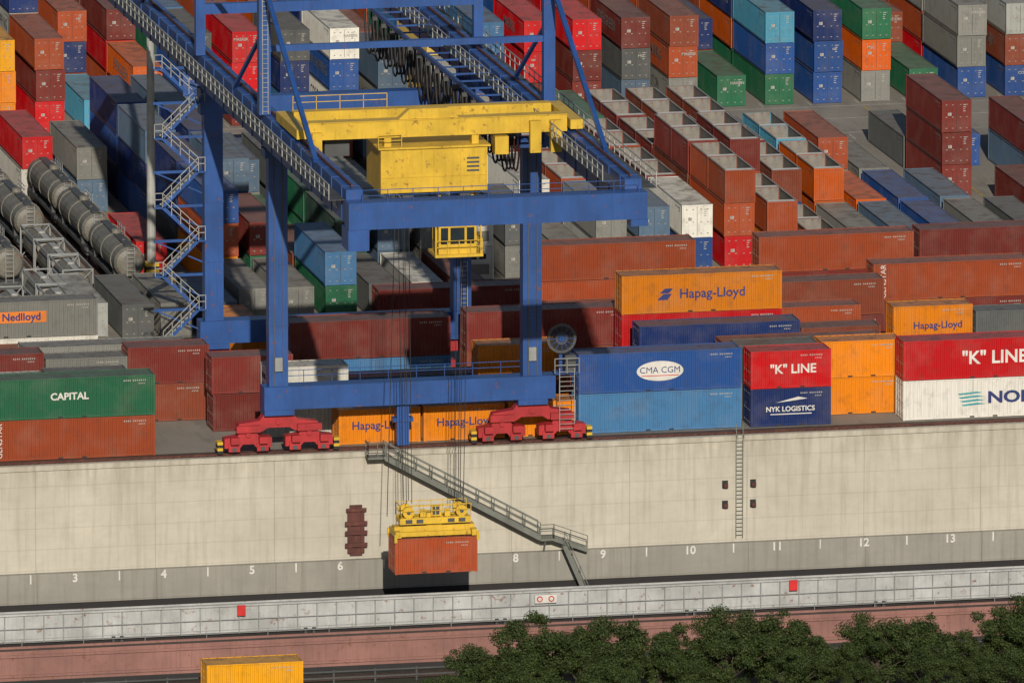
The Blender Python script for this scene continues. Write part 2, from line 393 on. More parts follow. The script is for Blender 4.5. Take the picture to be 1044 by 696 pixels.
for (x,y,lv) in ((58,75,['maroon']),(58,62,['gray']),(61.4,75,['blue','maroon']),(61.4,62,['brown']),(61.5,91,['bgray','maroon']),(65,91,['maroon','maroon']),(65,75,['gray','red']),(57.8,101,['blue']),(65,62,['rust']),(68.4,88,['rust','blue'])):
    stack(x,y,lv,perp=True)
front={4:['blue','brown','lg'],3:['blue','gray','gray'],2:['green'],1:['gray','oran2','green'],0:['blue','blue','navy'],-1:['green','blue','sky'],-2:['green'],-3:['gray','rust','brown'],
 -4:['bgray','dgray','maroon'],-5:['maroon','maroon','red'],-6:['maroon','red','red'],-7:['blue','navy','lblue'],-8:['yel2','gray','yel2'],-9:['gray','bgray'],-10:['white','blue','white'],-11:['lblue','navy','dgray'],
 -12:['maroon','red','red'],-13:['bgray','blue','dgray'],-14:['rust','oran2'],-15:['sky'],-16:['red','maroon','rust'],-17:['orange','orange','yellow'],-18:['gray','white','blue']}
for k in range(-20,9):
    x=53.5+4.1*k
    for b,y in enumerate((131,143.7,156.4,174,186.7,199.4,212.1)):
        if b==0 and k in front: lv=front[k]
        else: lv=pick(mix,R.choice((2,3,3,3,3,4)) if b<6 else 3)
        if b==1 and k in (-2,2): lv=lv[:2]
        ss=stack(x,y,lv,perp=True)
        if b<4:
            for o in ss:
                if R.random()<.3:
                    text(R.choice(['HANJIN','MAERSK','CHINA SHIPPING','TRITON','TEX','COSCO','EVERGREEN','MSC','HAMBURG']),1.25,M_MK,o,(6,2.44-.02,1.35),(math.pi/2,0,math.pi),bold=.02)
                if R.random()<.3:
                    text(R.choice(['HANJIN','MAERSK','TRITON','TEX','COSCO','MSC','cai']),.34,M_MK,o,(-.012,R.choice((.72,1.7)),1.95),(math.pi/2,0,-math.pi/2),bold=.008)
for (x,y,lv) in ((-14.9,96,['bgray','gray']),(-15.0,69.5,['red']),(-18.4,101.5,['white','red']),(-20.6,44.8,['dgray']),(-17.6,44.8,['gray']),(-14.2,44.5,['bgray']),(-14,31,['orange'])):
    stack(x,y,lv,perp=True)
stack(-26,103,['dgray','gray'],perp=True); stack(-30,103,['gray'],perp=True)

# ------------------------------------------------------------------ ground, quay, water
mb=MB(); mb.quad([(-3000,2.2,0),(3000,2.2,0),(3000,5000,0),(-3000,5000,0)],M_GRD); mb.obj('yard_ground')
mb=MB(); mb.box(-3000,3000,0,.0+200,-7.9,-.02,M_WALL); mb.box(-3000,3000,-.5,100,-16,-7.903,M_WALL2)
mb.box(-3000,3000,-.12,.35,-.36,.04,M_WALL)
mb.box(-300,300,-.72,-.503,-10.75,-10.1,M_BLK)  # black strip added along the ledge foot as the dark water-gap shadow line
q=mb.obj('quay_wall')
mb=MB(); mb.box(-3000,3000,.352,2.2,-.018,.0,M_RAILB)
for y in (.8,25.8):
    mb.box(-300,300,y-.04,y+.04,.004,.14,M_RUST)
    if y<2:
        for i in range(-95,110): mb.box(i*.62-.1,i*.62+.1,y-.28,y+.28,.002,.06,M_RUST)
    else: mb.box(-300,300,y-.4,y+.4,.001,.003,M_RAILB)
mb.obj('crane_rail')
mb=MB(); mb.quad([(-3000,-21,-12.9),(3000,-21,-12.9),(3000,-.5,-12.9),(-3000,-.5,-12.9)],M_WATER); mb.obj('river_water')
mb=MB(); mb.quad([(-3000,-3000,-11.6),(3000,-3000,-11.6),(3000,-23,-11.6),(-3000,-23,-11.6)],M_BANK)
mb.quad([(-3000,-23,-11.6),(3000,-23,-11.6),(3000,-20,-13.2),(-3000,-20,-13.2)],M_BANK); mb.obj('river_bank')
mb=MB()
for y in (117.5,124,129.5): 
    mb.box(-100,120,y,y+.15,.004,.006,M_LINE)
for k in range(-18,9):
    for yy in (114.5,130.3):
        mb.box(53.1+4.1*k,53.2+4.1*k,yy-.0,yy+2.2,.008,.010,M_LINE)
for x in (-12.6,14.9,57.2): mb.box(x,x+.15,30,129,.012,.014,M_LINEY)
for y in (60.2,44.5): mb.box(-40,80,y,y+.15,.016,.018,M_LINE)
mb.obj('yard_road_marking')
for i,nm in enumerate(range(2,15)):
    x=-32.4+6.52*(nm-3)
    text(str(nm),.85,M_WH,q,(x,-.51,-8.3),bold=.02,name='berth_number')
    mb=MB(); mb.box(x+3.2,x+3.3,-.515,-.502,-8.6,-7.92,M_WH); mb.obj('distance_tick',q)
mb=MB()
for dx in (-.25,.25): mb.box(17.0+dx-.03,17.0+dx+.03,-.17,-.12,-7.6,.9,M_STAIR)
for i in range(26): mb.box(16.78,17.22,-.16,-.13,-7.4+.3*i,-7.36+.3*i,M_STAIR)
mb.obj('wall_ladder')
for x in (15.95,18.05,-38.5,39.5):
    for z in (-3.6,-5.1):
        mb=MB(); mb.box(x-.22,x+.22,-.02,-.005,z-.3,z+.3,M_DK); mb.cyl((x,-.02,z-.05),(x,-.35,z-.05),.11,M_RUST); mb.box(x-.16,x+.16,-.38,-.3,z-.18,z+.1,M_RUST); mb.obj('mooring_bollard')
mb=MB()
mb.box(-12.05,-11.15,-.25,-.004,-7.6,-3.9,M_RUST); mb.box(-12.35,-10.85,-.35,-.26,-4.35,-4.1,M_RUST); mb.box(-12.25,-11.95,-.34,-.26,-7.4,-4.4,M_RUST);mb.box(-11.3,-11.0,-.34,-.26,-7.4,-4.4,M_RUST)
for z in (-5.2,-5.9,-6.8): mb.box(-12.45,-10.8,-.45,-.36,z-.15,z+.15,M_RUST)
mb.obj('steel_wall_bracket')
mb=MB()
P0=Vector((-9.6,-.75,-.3));P1=Vector((1.9,-.75,-6.75))
for yy in (-1.2,-.25): mb.beam(P0+Vector((0,yy+.75,0)),P1+Vector((0,yy+.75,0)),.08,.34,M_STAIR)
for i in range(36):
    c=P0.lerp(P1,i/36); mb.box(c.x-.14,c.x+.14,-1.16,-.29,c.z-.02,c.z+.02,M_STAIR)
d=Vector((0,-.45,.1)); mb.railing(P0+d,P1+d,M_STAIR,1.05,1.3,.06); mb.railing(P0+Vector((0,.45,.1)),P1+Vector((0,.45,.1)),M_STAIR,1.05,1.3,.06)
mb.box(-10.9,-9.5,-1.25,-.13,-.35,-.2,M_STAIR); mb.railing((-10.9,-1.2,-.2),(-9.5,-1.2,-.2),M_STAIR,1.1,.7); mb.railing((-10.9,-1.2,-.2),(-10.9,-.2,-.2),M_STAIR,1.1,1)
mb.box(1.9,2.9,-1.25,-.05,-6.95,-6.8,M_STAIR); mb.railing((1.9,-1.2,-6.8),(2.9,-1.2,-6.8),M_STAIR,1.05,1.2)
for xx in (2.3,): mb.beam((xx,-1.1,-6.95),(xx,-.2,-8.3),.1,.1,M_STAIR)
for yy in (-1.2,-.15): mb.beam((2.9,yy,-6.87),(5.4,yy,-7.8),.08,.25,M_STAIR)
for i in range(9):
    mb.box(2.95+i*.28,3.2+i*.28,-1.16,-.2,-6.95-i*.105,-6.91-i*.105,M_STAIR)
mb.railing((2.9,-1.2,-6.8),(5.4,-1.2,-7.75),M_STAIR,1.05,1.2)
mb.beam((3.6,-1.7,-7.3),(5.9,-1.7,-12.6),.08,.34,M_STAIR); mb.beam((3.6,-1.25,-7.3),(5.9,-1.25,-12.6),.08,.34,M_STAIR)
for i in range(20):
    c=Vector((3.6,0,-7.3)).lerp(Vector((5.9,0,-12.6)),i/20); mb.box(c.x-.14,c.x+.14,-1.66,-1.29,c.z-.02,c.z+.02,M_STAIR)
mb.railing((3.6,-1.7,-7.2),(5.9,-1.7,-12.5),M_STAIR,1.,1.3)
mb.obj('steel_staircase')

# ------------------------------------------------------------------ barge
e=empty('cargo_barge',(0,0,0))
mb=MB()
mb.prism([(-75,-10.35),(70,-10.35),(76,-10.9),(70,-13.6),(-75,-13.6)],-14.3,-3.2,M_HULL)
for z in (-10.75,-12.2): mb.box(-75,70,-14.42,-14.303,z-.09,z+.09,M_HULL)
for i in range(-33,32): mb.box(i*2.2-.03,i*2.2+.03,-14.33,-14.303,-12.1,-10.85,M_HULL)
mb.box(-75,70,-14.325,-14.303,-12.9,-12.55,M_BLK)
mb.obj('hull',e)
mb=MB(); mb.box(-76,70,-14.35,-3.1,-10.347,-10.2,M_DECK)
mb.box(-76,70,-14.40,-14.2,-10.2,-10.05,M_HULL); mb.obj('deck',e)
mb=MB()
mb.box(-70,64,-13.0,-12.9,-10.0,-8.1,M_COAM); mb.box(-70,64,-13.14,-12.76,-8.098,-7.96,M_COAM)
mb.box(-70,64,-13.0,-12.9,-10.197,-10.003,M_DECK)
mb.box(-70,64,-4.5,-4.4,-10.197,-9.7,M_COAM)
for i in range(-48,45):
    x=i*1.42; mb.box(x-.035,x+.035,-13.14,-13.003,-10.1,-8.15,M_GREYS)
mb.box(-70,64,-13.2,-13.145,-9.06,-9.02,M_GREYS)
mb.obj('coaming',e)
mb=MB()
mb.railing((-70,-14.25,-10.05),(64,-14.25,-10.05),M_GREYS,.5,4.5,.04)
for x in (-22.6,18.0): mb.box(x-.3,x+.3,-13.35,-13.22,-8.75,-8.0,M_REDP)
mb.box(-1.1,.5,-13.3,-13.21,-8.85,-8.25,M_WH)
for x in (-.75,.1): mb.cyl((x,-13.302,-8.55),(x,-13.32,-8.55),.22,M_REDP,16); mb.cyl((x,-13.322,-8.55),(x,-13.33,-8.55),.14,M_WH,16)
for x in range(-60,60,14):
    for dx in (0,.6): mb.cyl((x+dx,-13.75,-10.2),(x+dx,-13.75,-9.75),.14,M_GR2)
mb.obj('fittings',e)
o=cont(-28.2,-29.6,-11.25,6.9,2.7,'yellow',jit=0)
mb=MB(); mb.box(-28.4,-21.1,-29.7,-27.1,-11.5,-11.26,M_GR2)
for xx in (-27.6,-26.6,-22.6): mb.cyl((xx,-29.6,-11.3),(xx,-27.2,-11.3),.3,M_BLK)
mb.obj('container_trailer')

# ------------------------------------------------------------------ crane
CR=empty('gantry_crane')
XL,XR=-17.2,1.6
YF,YR=.8,25.8
mb=MB()
for x in (XL,XR):
    for y in (YF,YR):
        mb.box(x-.7,x+.7,y-.55,y+.55,5.05,22.6,M_BLUE)
        for z in (9.5,14,18.5): mb.box(x-.73,x+.73,y-.58,y+.58,z,z+.1,M_BLUE)
        mb.box(x-1.0,x+1.0,y-.8,y+.8,21.9,22.55,M_BLUE)
    for dx in (-.35,.3): mb.box(x+dx,x+dx+.07,YF-.62,YF-.555,5.1,21.8,M_GR2)
    mb.box(x-.3,x+.25,YF-.78,YF-.63,6.2,7.2,M_GREYS)
mb.ladder(XR+.1,YR-.75,5.1,22,M_GREYS)
mb.obj('legs',CR)
mb=MB()
for y in (YF,YR):
    mb.box(XL-1.1,XR+1.7,y-.75,y+.75,3.35,5.04,M_BLUE)
    for x in (XL,XR): mb.box(x-1.1,x+1.1,y-.85,y+.85,2.95,3.345,M_BLUE)
for x in (-13,-8,-3): mb.box(x-.05,x+.05,YF-.765,YF-.752,3.36,5.03,M_BLUE)
mb.box(XL-1.0,XR+1.,YR-.6,YR+.6,20.6,21.85,M_BLUE)
mb.railing((XL,YF+.7,5.04),(XR,YF+.7,5.04),M_BLUE,.9,2.,.045)
mb.obj('sill_beams',CR)
mb=MB()
for x in (XL-.3,XR+.9):
    mb.box(x-.6,x+.6,-29.4,66,22.62,25.0,M_BLUE)
    for i in range(26): 
        y=-28+i*3.7; mb.box(x-.66,x+.66,y,y+.1,22.58,25.03,M_BLUE)
    mb.box(x-.06,x+.06,-28.5,64,25.03,25.2,M_RUST)
mb.box(XL-1.0,XR+1.6,-30.9,-29.4,22.4,24.3,M_BLUE)
for x in (-13,-8,-3): mb.box(x-.05,x+.05,-30.92,-30.903,22.42,24.28,M_BLUE)
mb.box(XL-1.05,XL+.45,-30.95,-28.6,20.9,22.39,M_BLUE)
mb.box(XR+.4,XR+1.65,-30.95,-29.6,21.9,22.39,M_BLUE)
mb.box(XL-1.0,XR+1.6,64,65.5,25.05,26.5,M_BLUE)
mb.obj('girders',CR)
mb=MB()
for sx,x in ((-1,XL-1.5),(1,XR+2.1)):
    mb.box(x-.6,x+.6,-29,65,24.2,24.26,M_GR2)
    mb.railing((x+sx*.55,-29,24.26),(x+sx*.55,65,24.26),M_LGS,1.1,1.7,.06)
    for i in range(25): mb.beam((x-sx*.4,-27+i*3.8,24.2),(x+sx*.5,-27+i*3.8,24.2),.1,.12,M_BLUE)
x=XR-.5
mb.box(x-.5,x+.5,-28,65,24.6,24.66,M_GR2); mb.railing((x-.5,-28,24.66),(x-.5,65,24.66),M_LGS,1.1,1.7,.06)
mb.railing((XL,-30.8,24.3),(XR+1.,-30.8,24.3),M_BLUE,.9,1.8,.045)
mb.obj('walkways',CR)
# festoon cables hanging inside the right girder
mb=MB(); x=-1.3
mb.box(x-.12,x+.12,-9,62,24.5,24.8,M_BLUE)
for i in range(0,24): mb.beam((x,-8+i*3,24.65),(XR+.3,-8+i*3,24.65),.12,.12,M_BLUE)
y=-7.2
for i in range(16):
    w=3.3; n=12
    mb.box(x-.45,x+.45,y+i*w-.12,y+i*w+.12,24.2,24.5,M_GR2)
    for dx in (-.4,-.13,.13,.4):
        pr=None
        for j in range(n+1):
            t=j/n; p=Vector((x+dx,y+i*w+t*w,24.3-(2.7+.5*abs(dx))*(1-abs(2*t-1)**2.6)))
            if pr is not None: mb.cyl(pr,p,.075,M_CAB if dx>.3 else M_BLK,6)
            pr=p
mb.obj('festoon_cables',CR)
mb=MB()
for x in (XL-.9,XR+1.3):
    mb.box(x-.42,x+.42,YF-.42,YF+.42,25.04,38,M_BLUE)
    mb.box(x-.35,x+.35,YR-.35,YR+.35,25.04,31,M_BLUE)
    mb.beam((x,YF-.3,34.5),(x,-18.5,25.1),.32,.32,M_BLUE)
    mb.beam((x,YF+.3,37.4),(x,YR,30.6),.3,.3,M_BLUE)
    mb.beam((x,YF+.3,31),(x,12,25.1),.25,.25,M_BLUE)
    mb.beam((x,YR+.3,30.6),(x,50,25.1),.3,.3,M_BLUE)
mb.box(XL-.48,XR+.88,YF-.2,YF+.2,29.6,30.05,M_BLUE)
mb.box(XL-.55,XR+.95,YR-.32,YR+.32,28.1,28.85,M_BLUE)
mb.box(XL-.48,XR+.88,YF-.3,YF+.3,36.2,37.1,M_BLUE)
mb.railing((XL,YR-.3,28.85),(XR,YR-.3,28.85),M_BLUE,1.,1.8,.045)
mb.ladder(XL-.9,YF-.5,25.1,36,M_GREYS,.4)
mb.obj('pylon_frame',CR)
def bogie(x,y,nm):
    mb=MB(); w=.42
    mb.prism([(x-1.1,2.93),(x+1.1,2.93),(x+1.4,2.55),(x+2.9,2.35),(x+3.1,1.75),(x+1.2,1.75),(x+.8,2.0),(x-.8,2.0),(x-1.2,1.75),(x-3.1,1.75),(x-2.9,2.35),(x-1.4,2.55)],y-w,y+w,M_RED)
    for s in (-1,1):
        c=x+s*2.25
        mb.prism([(c-.6,1.73),(c+.6,1.73),(c+.8,1.45),(c+1.75,1.3),(c+1.75,.6),(c+.6,.6),(c+.4,.85),(c-.4,.85),(c-.6,.6),(c-1.75,.6),(c-1.75,1.3),(c-.8,1.45)],y-w-.06,y+w+.06,M_RED)
        mb.cyl((c,y-w-.2,1.55),(c,y+w+.2,1.55),.2,M_RED)
        for dx in (-1.05,1.05):
            mb.cyl((c+dx,y-.12,.50),(c+dx,y+.12,.50),.36,M_RUST,18)
            mb.box(c+dx-.42,c+dx+.42,y-.62,y-.49,.35,.95,M_RED)
            mb.cyl((c+dx,y-.68,.52),(c+dx,y-.625,.52),.17,M_GR2,12)
            mb.box(c+dx-.3,c+dx+.3,y-1.0,y-.5,.96,1.45,M_RED)
        mb.box(c-.9,c+.9,y-.75,y-.49,1.75,2.25,M_RED)
    mb.cyl((x,y-w-.12,2.45),(x,y+w+.12,2.45),.24,M_RED)
    for s in (-1,1):
        for i in range(4):
            mb.box(min(x+s*4.1,x+s*4.5),max(x+s*4.1,x+s*4.5),y-.4,y+.4,.2+i*.22,.2+(i+1)*.22-.003,M_YEL if i%2 else M_BLK)
    mb.obj(nm,CR)
for i,(x,y) in enumerate(((XL,YF),(XR,YF),(XL,YR),(XR,YR))): bogie(x,y,'bogie_%d'%(i+1))
# trolley
mb=MB(); ty=-9.
mb.box(XL+.2,XR+.3,ty-1.2,ty-.2,25.0,26.2,M_YEL); mb.box(XL+.2,XR+.3,ty+4.2,ty+5.2,25.0,26.1,M_YEL)
for xx in range(-15,2,3): mb.box(xx-.04,xx+.04,ty-1.23,ty-1.203,25.02,26.18,M_YEL)
mb.box(XL+.2,XR+.3,ty-1.26,ty-.14,26.203,26.27,M_YEL)
for x in (XL-.3,XR+.9):
    mb.box(x-.45,x+.45,ty-1.7,ty+6.0,25.22,25.9,M_YEL)
    for y in (ty-1.4,ty-.2,ty+4.3,ty+5.6): mb.cyl((x-.12,y,25.45),(x+.12,y,25.45),.25,M_RUST,14)
mb.box(-11.8,-4.0,ty-1.5,ty+3.6,21.0,24.2,M_YEL)
mb.box(-12.0,-3.8,ty-1.7,ty+3.8,24.2,24.33,M_YEL)
for zz in (22.4,22.7,23.0,23.3): mb.box(-5.5,-4.6,ty-1.53,ty-1.502,zz,zz+.14,M_GR2)
for xx in (-11.75,-9.85,-7.9,-5.95,-4.1): mb.box(xx-.04,xx+.04,ty-1.56,ty-1.502,21.05,24.15,M_YEL)
for zz in (21.0,22.1): mb.box(-11.8,-4.0,ty-1.545,ty-1.505,zz+.01,zz+.09,M_YEL)
for xx in (-11.2,-4.8): mb.box(xx-.25,xx+.25,ty-1.1,ty-.3,24.33,25.0,M_YEL)
mb.prism([(-10.4,26.28),(-6.0,26.28),(-6.8,27.0),(-9.6,27.0)],ty-1.1,ty-.3,M_YEL)
mb.railing((XL+.3,ty+5.1,26.1),(-10,ty+5.1,26.1),M_YEL,1.0,1.8,.045)
mb.railing((-12,ty-1.65,24.33),(-10.3,ty-1.65,24.33),M_YEL,1.,1.2,.045)
for xx in (-.9,0.6): mb.box(xx,xx+.8,ty-1.75,ty-1.27,23.6,25.9,M_YEL)
mb.box(-16.8,-16.1,ty-1.7,ty-1.27,23.9,25.6,M_YEL)
mb.box(-15.6,-13.8,ty-.1,ty+3,23.6,24.9,M_GR2); mb.box(-3.4,-2.4,ty-1.3,ty-.3,23.5,24.8,M_YEL)
for dx in (-2.1,2.1):
    mb.cyl((-7.6+dx,ty-.9,20.7),(-7.6+dx,ty+1.2,20.7),.4,M_GR2,14)
mb.obj('trolley',CR)
# cab
mb=MB(); cx,cy=-6.1,ty-.3
mb.box(cx-1.75,cx+1.75,cy-1.4,cy+1.3,16.2,16.4,M_YEL)
mb.box(cx-1.45,cx+1.3,cy-1.1,cy+1.2,18.3,19.5,M_YEL); mb.box(cx-1.45,cx+1.3,cy-1.1,cy+1.2,16.403,17.1,M_YEL)
mb.box(cx-1.35,cx+1.2,cy-1.0,cy+1.1,17.1,18.3,M_GLASS)
for xx in (cx-1.45,cx-.75,cx+.45,cx+1.16): mb.box(xx,xx+.16,cy-1.1,cy-.98,17.1,18.3,M_YEL)
for yy in (cy-.0,cy+1.08):
    for xx in (cx-1.45,cx+1.18): mb.box(xx,xx+.12,yy,yy+.12,17.1,18.3,M_YEL)
mb.railing((cx-1.7,cy-1.35,16.4),(cx+1.7,cy-1.35,16.4),M_YEL,1.0,.8,.05)
mb.railing((cx+1.7,cy-1.35,16.4),(cx+1.7,cy+1.2,16.4),M_YEL,1.1,.7); mb.railing((cx-1.4,cy-1.05,19.5),(cx+1.3,cy-1.05,19.5),M_YEL,.8,.8)
for xx in (cx-1.3,cx+1.1): mb.box(xx,xx+.2,cy-.2,cy+.1,19.5,21.0,M_YEL)
for xx in (-1.7,1.6): mb.beam((cx+xx,cy-1.3,16.4),(cx+xx,cy-1.3,20.3),.1,.1,M_YEL)
mb.beam((cx-1.7,cy-1.3,20.3),(cx+1.6,cy-1.3,20.3),.1,.1,M_YEL)
mb.box(cx-.5,cx+.4,cy-1.14,cy-1.102,18.6,19.2,M_GLASS)
mb.beam((cx+1.5,cy,19.5),(cx+1.5,cy+.9,21.0),.3,.06,M_YEL)
mb.obj('operator_cab',CR)
text('dlt',1.5,M_WH,CR,(XL-.97,-25.6,23.6),(math.pi/2,0,-math.pi/2),bold=.02)
# stair tower
mb=MB(); x0,x1=XL-3.9,XL-1.2; y=YR-.3; z=3.4; k=0
while z<22:
    a,b=(x0,x1) if k%2==0 else (x1,x0)
    for dy in (-.4,.4): mb.beam((a,y+dy,z),(b,y+dy,z+2.6),.06,.24,M_BLUE if dy<0 else M_GREYS)
    for i in range(9):
        t=i/9; xx=a+(b-a)*t; zz=z+2.6*t; mb.box(xx-.12,xx+.12,y-.38,y+.38,zz-.02,zz+.02,M_GREYS)
    mb.railing((a,y-.42,z),(b,y-.42,z+2.6),M_LGS,1.05,.9,.05)
    bx=b+(.5 if b>a else -.6)
    mb.box(min(b,bx),max(b,bx),y-.5,y+.5,z+2.5,z+2.62,M_BLUE); mb.railing((min(b,bx),y-.48,z+2.62),(max(b,bx),y-.48,z+2.62),M_LGS,1.05,.6,.05)
    mb.box(x0-.5,XL-.7,y+.52,y+.64,z+2.35,z+2.55,M_BLUE)
    mb.beam((x0-.4,y+.5,z+2.45),(XL-.75,y+.5,z+.8),.1,.1,M_BLUE)
    z+=2.6;k+=1
mb.box(x0-.6,XL-.72,y-.6,y+.6,3.2,3.38,M_BLUE)
mb.obj('stair_tower',CR)
# cable reel
mb=MB(); rx,ry,rz=XR+2.1,YF-.9,7.8
n=24
for rr,th in ((1.0,.06),(.35,.08)):
    for i in range(n):
        a=2*math.pi*i/n;b=2*math.pi*(i+1)/n
        mb.beam((rx+rr*math.cos(a),ry,rz+rr*math.sin(a)),(rx+rr*math.cos(b),ry,rz+rr*math.sin(b)),.2,th,M_GR2,up=(0,1,0))
for rr in (.5,.65,.8):
    for i in range(n):
        a=2*math.pi*i/n;b=2*math.pi*(i+1)/n
        mb.beam((rx+rr*math.cos(a),ry,rz+rr*math.sin(a)),(rx+rr*math.cos(b),ry,rz+rr*math.sin(b)),.1,.09,M_BLK,up=(0,1,0))
for i in range(12):
    a=2*math.pi*i/12; mb.beam((rx,ry-.1,rz),(rx+1.0*math.cos(a),ry-.1,rz+1.0*math.sin(a)),.035,.035,M_BLUE)
mb.cyl((rx,ry-.1,rz),(rx,ry+.9,rz),.2,M_BLUE); mb.box(rx-.12,rx+.12,ry+.3,ry+.6,5.2,rz,M_BLUE)
mb.box(XR+1.72,XR+3.4,YF-.6,YF+.5,5.05,5.2,M_BLUE)
mb.ladder(XR+2.5,YF-.9,.9,5.6,M_GREYS,1.1)
mb.railing((XR+1.6,YF-.9,5.2),(XR+3.4,YF-.9,5.2),M_GREYS,1.1,.8)
mb.box(XR+2.5,XR+3.3,YF-.3,YF+.4,5.2,6.4,M_GR2)
mb.obj('cable_reel',CR)
mb=MB(); mb.box(-8.4,-7.5,YF-.3,YF+.3,.25,3.34,M_BLUE); mb.box(-8.7,-7.2,YF-.4,YF+.4,2.0,2.3,M_BLUE); mb.obj('cable_chute',CR)
# ropes and spreader
mb=MB(); sx,sy=-7.6,-8.6
for dx in (-2.1,-1.7,1.7,2.1):
    for dy in (-.6,.6): mb.beam((sx+dx,sy+dy,-2.0),(sx+dx*1.15,sy+dy*1.4,21.),.045,.045,M_BLK)
mb.beam((sx-3.4,sy,-3.0),(sx-2.6,sy+.6,21.),.05,.05,M_BLK)
mb.obj('hoist_ropes',CR)
zt=-4.45
mb=MB()
mb.box(sx-2.95,sx+2.95,sy-.45,sy+.45,zt+.25,zt+.75,M_YEL)
for s in (-1,1):
    mb.box(sx+s*2.8-.2,sx+s*2.8+.2,sy-1.2,sy+1.2,zt+.05,zt+.5,M_YEL)
    for d in (-1,1):
        mb.box(sx+s*3.02-.1,sx+s*3.02+.1,sy+d*1.28-.08,sy+d*1.28+.08,zt-.25,zt+.35,M_YEL)
for dy in (-.8,.8): mb.box(sx-2.58,sx+2.58,sy+dy-.1,sy+dy+.1,zt+.08,zt+.4,M_YEL)
mb.box(sx-2.6,sx+2.6,sy-.8,sy-.5,zt+.95,zt+1.4,M_YEL); mb.box(sx-2.6,sx+2.6,sy+.5,sy+.8,zt+.95,zt+1.4,M_YEL)
for xx in (-2.2,-1.4,.9,1.7): mb.box(sx+xx,sx+xx+.5,sy-.83,sy-.802,zt+1.02,zt+1.3,M_GR2)
for s in (-1,1):
    mb.box(sx+s*2.0-.6,sx+s*2.0+.6,sy-.48,sy+.48,zt+1.0,zt+1.35,M_YEL)
    for dy in (-.6,.6): mb.cyl((sx+s*1.95,sy+dy-.12,zt+1.8),(sx+s*1.95,sy+dy+.12,zt+1.8),.42,M_YEL,16); mb.cyl((sx+s*1.95,sy+dy-.16,zt+1.8),(sx+s*1.95,sy+dy+.16,zt+1.8),.15,M_GR2,10)
    mb.box(sx+s*1.2-.25,sx+s*1.2+.25,sy-.4,sy+.4,zt+.75,zt+.95,M_GR2)
    mb.box(sx+s*.9-.2,sx+s*.9+.2,sy-.7,sy-.52,zt+1.45,zt+2.0,M_YEL)
mb.box(sx-.6,sx+.5,sy-.49,sy+.49,zt+.76,zt+1.7,M_YEL); mb.box(sx-.3,sx+.4,sy-.72,sy-.51,zt+1.5,zt+2.3,M_YEL)
mb.box(sx-.2,sx+.3,sy-.75,sy-.722,zt+1.6,zt+2.2,M_GR2)
mb.railing((sx-2.6,sy-.82,zt+1.4),(sx+2.6,sy-.82,zt+1.4),M_YEL,.95,.9,.05); mb.railing((sx-2.6,sy+.82,zt+1.4),(sx+2.6,sy+.82,zt+1.4),M_YEL,.95,.9,.05)
mb.railing((sx-2.6,sy-.82,zt+1.4),(sx-2.6,sy+.82,zt+1.4),M_YEL,.95,.9,.05)
mb.obj('spreader',CR)
o=cont(-10.65,-9.8,zt-2.62,6.06,2.6,'rust',jit=0)

# ------------------------------------------------------------------ lamp mast
mb=MB(); mx,my=-14.9,63.5
mb.cyl((mx,my,0),(mx,my,34),.36,M_LGS,12,.24)
mb.box(mx-.7,mx+.7,my-.7,my+.7,0,.5,M_WALL2)
for i in range(6): mb.box(mx-.5,mx+.5,my-.5,my+.5,.5+i*.28,.5+(i+1)*.28-.003,M_YEL if i%2 else M_BLK)
mb.cyl((mx,my,33.6),(mx,my,34.),1.3,M_GREYS,16)
for i in range(8):
    a=i*math.pi/4; mb.box(mx+1.2*math.cos(a)-.25,mx+1.2*math.cos(a)+.25,my+1.2*math.sin(a)-.2,my+1.2*math.sin(a)+.2,33.2,33.59,M_GREYS)
mb.obj('light_mast')
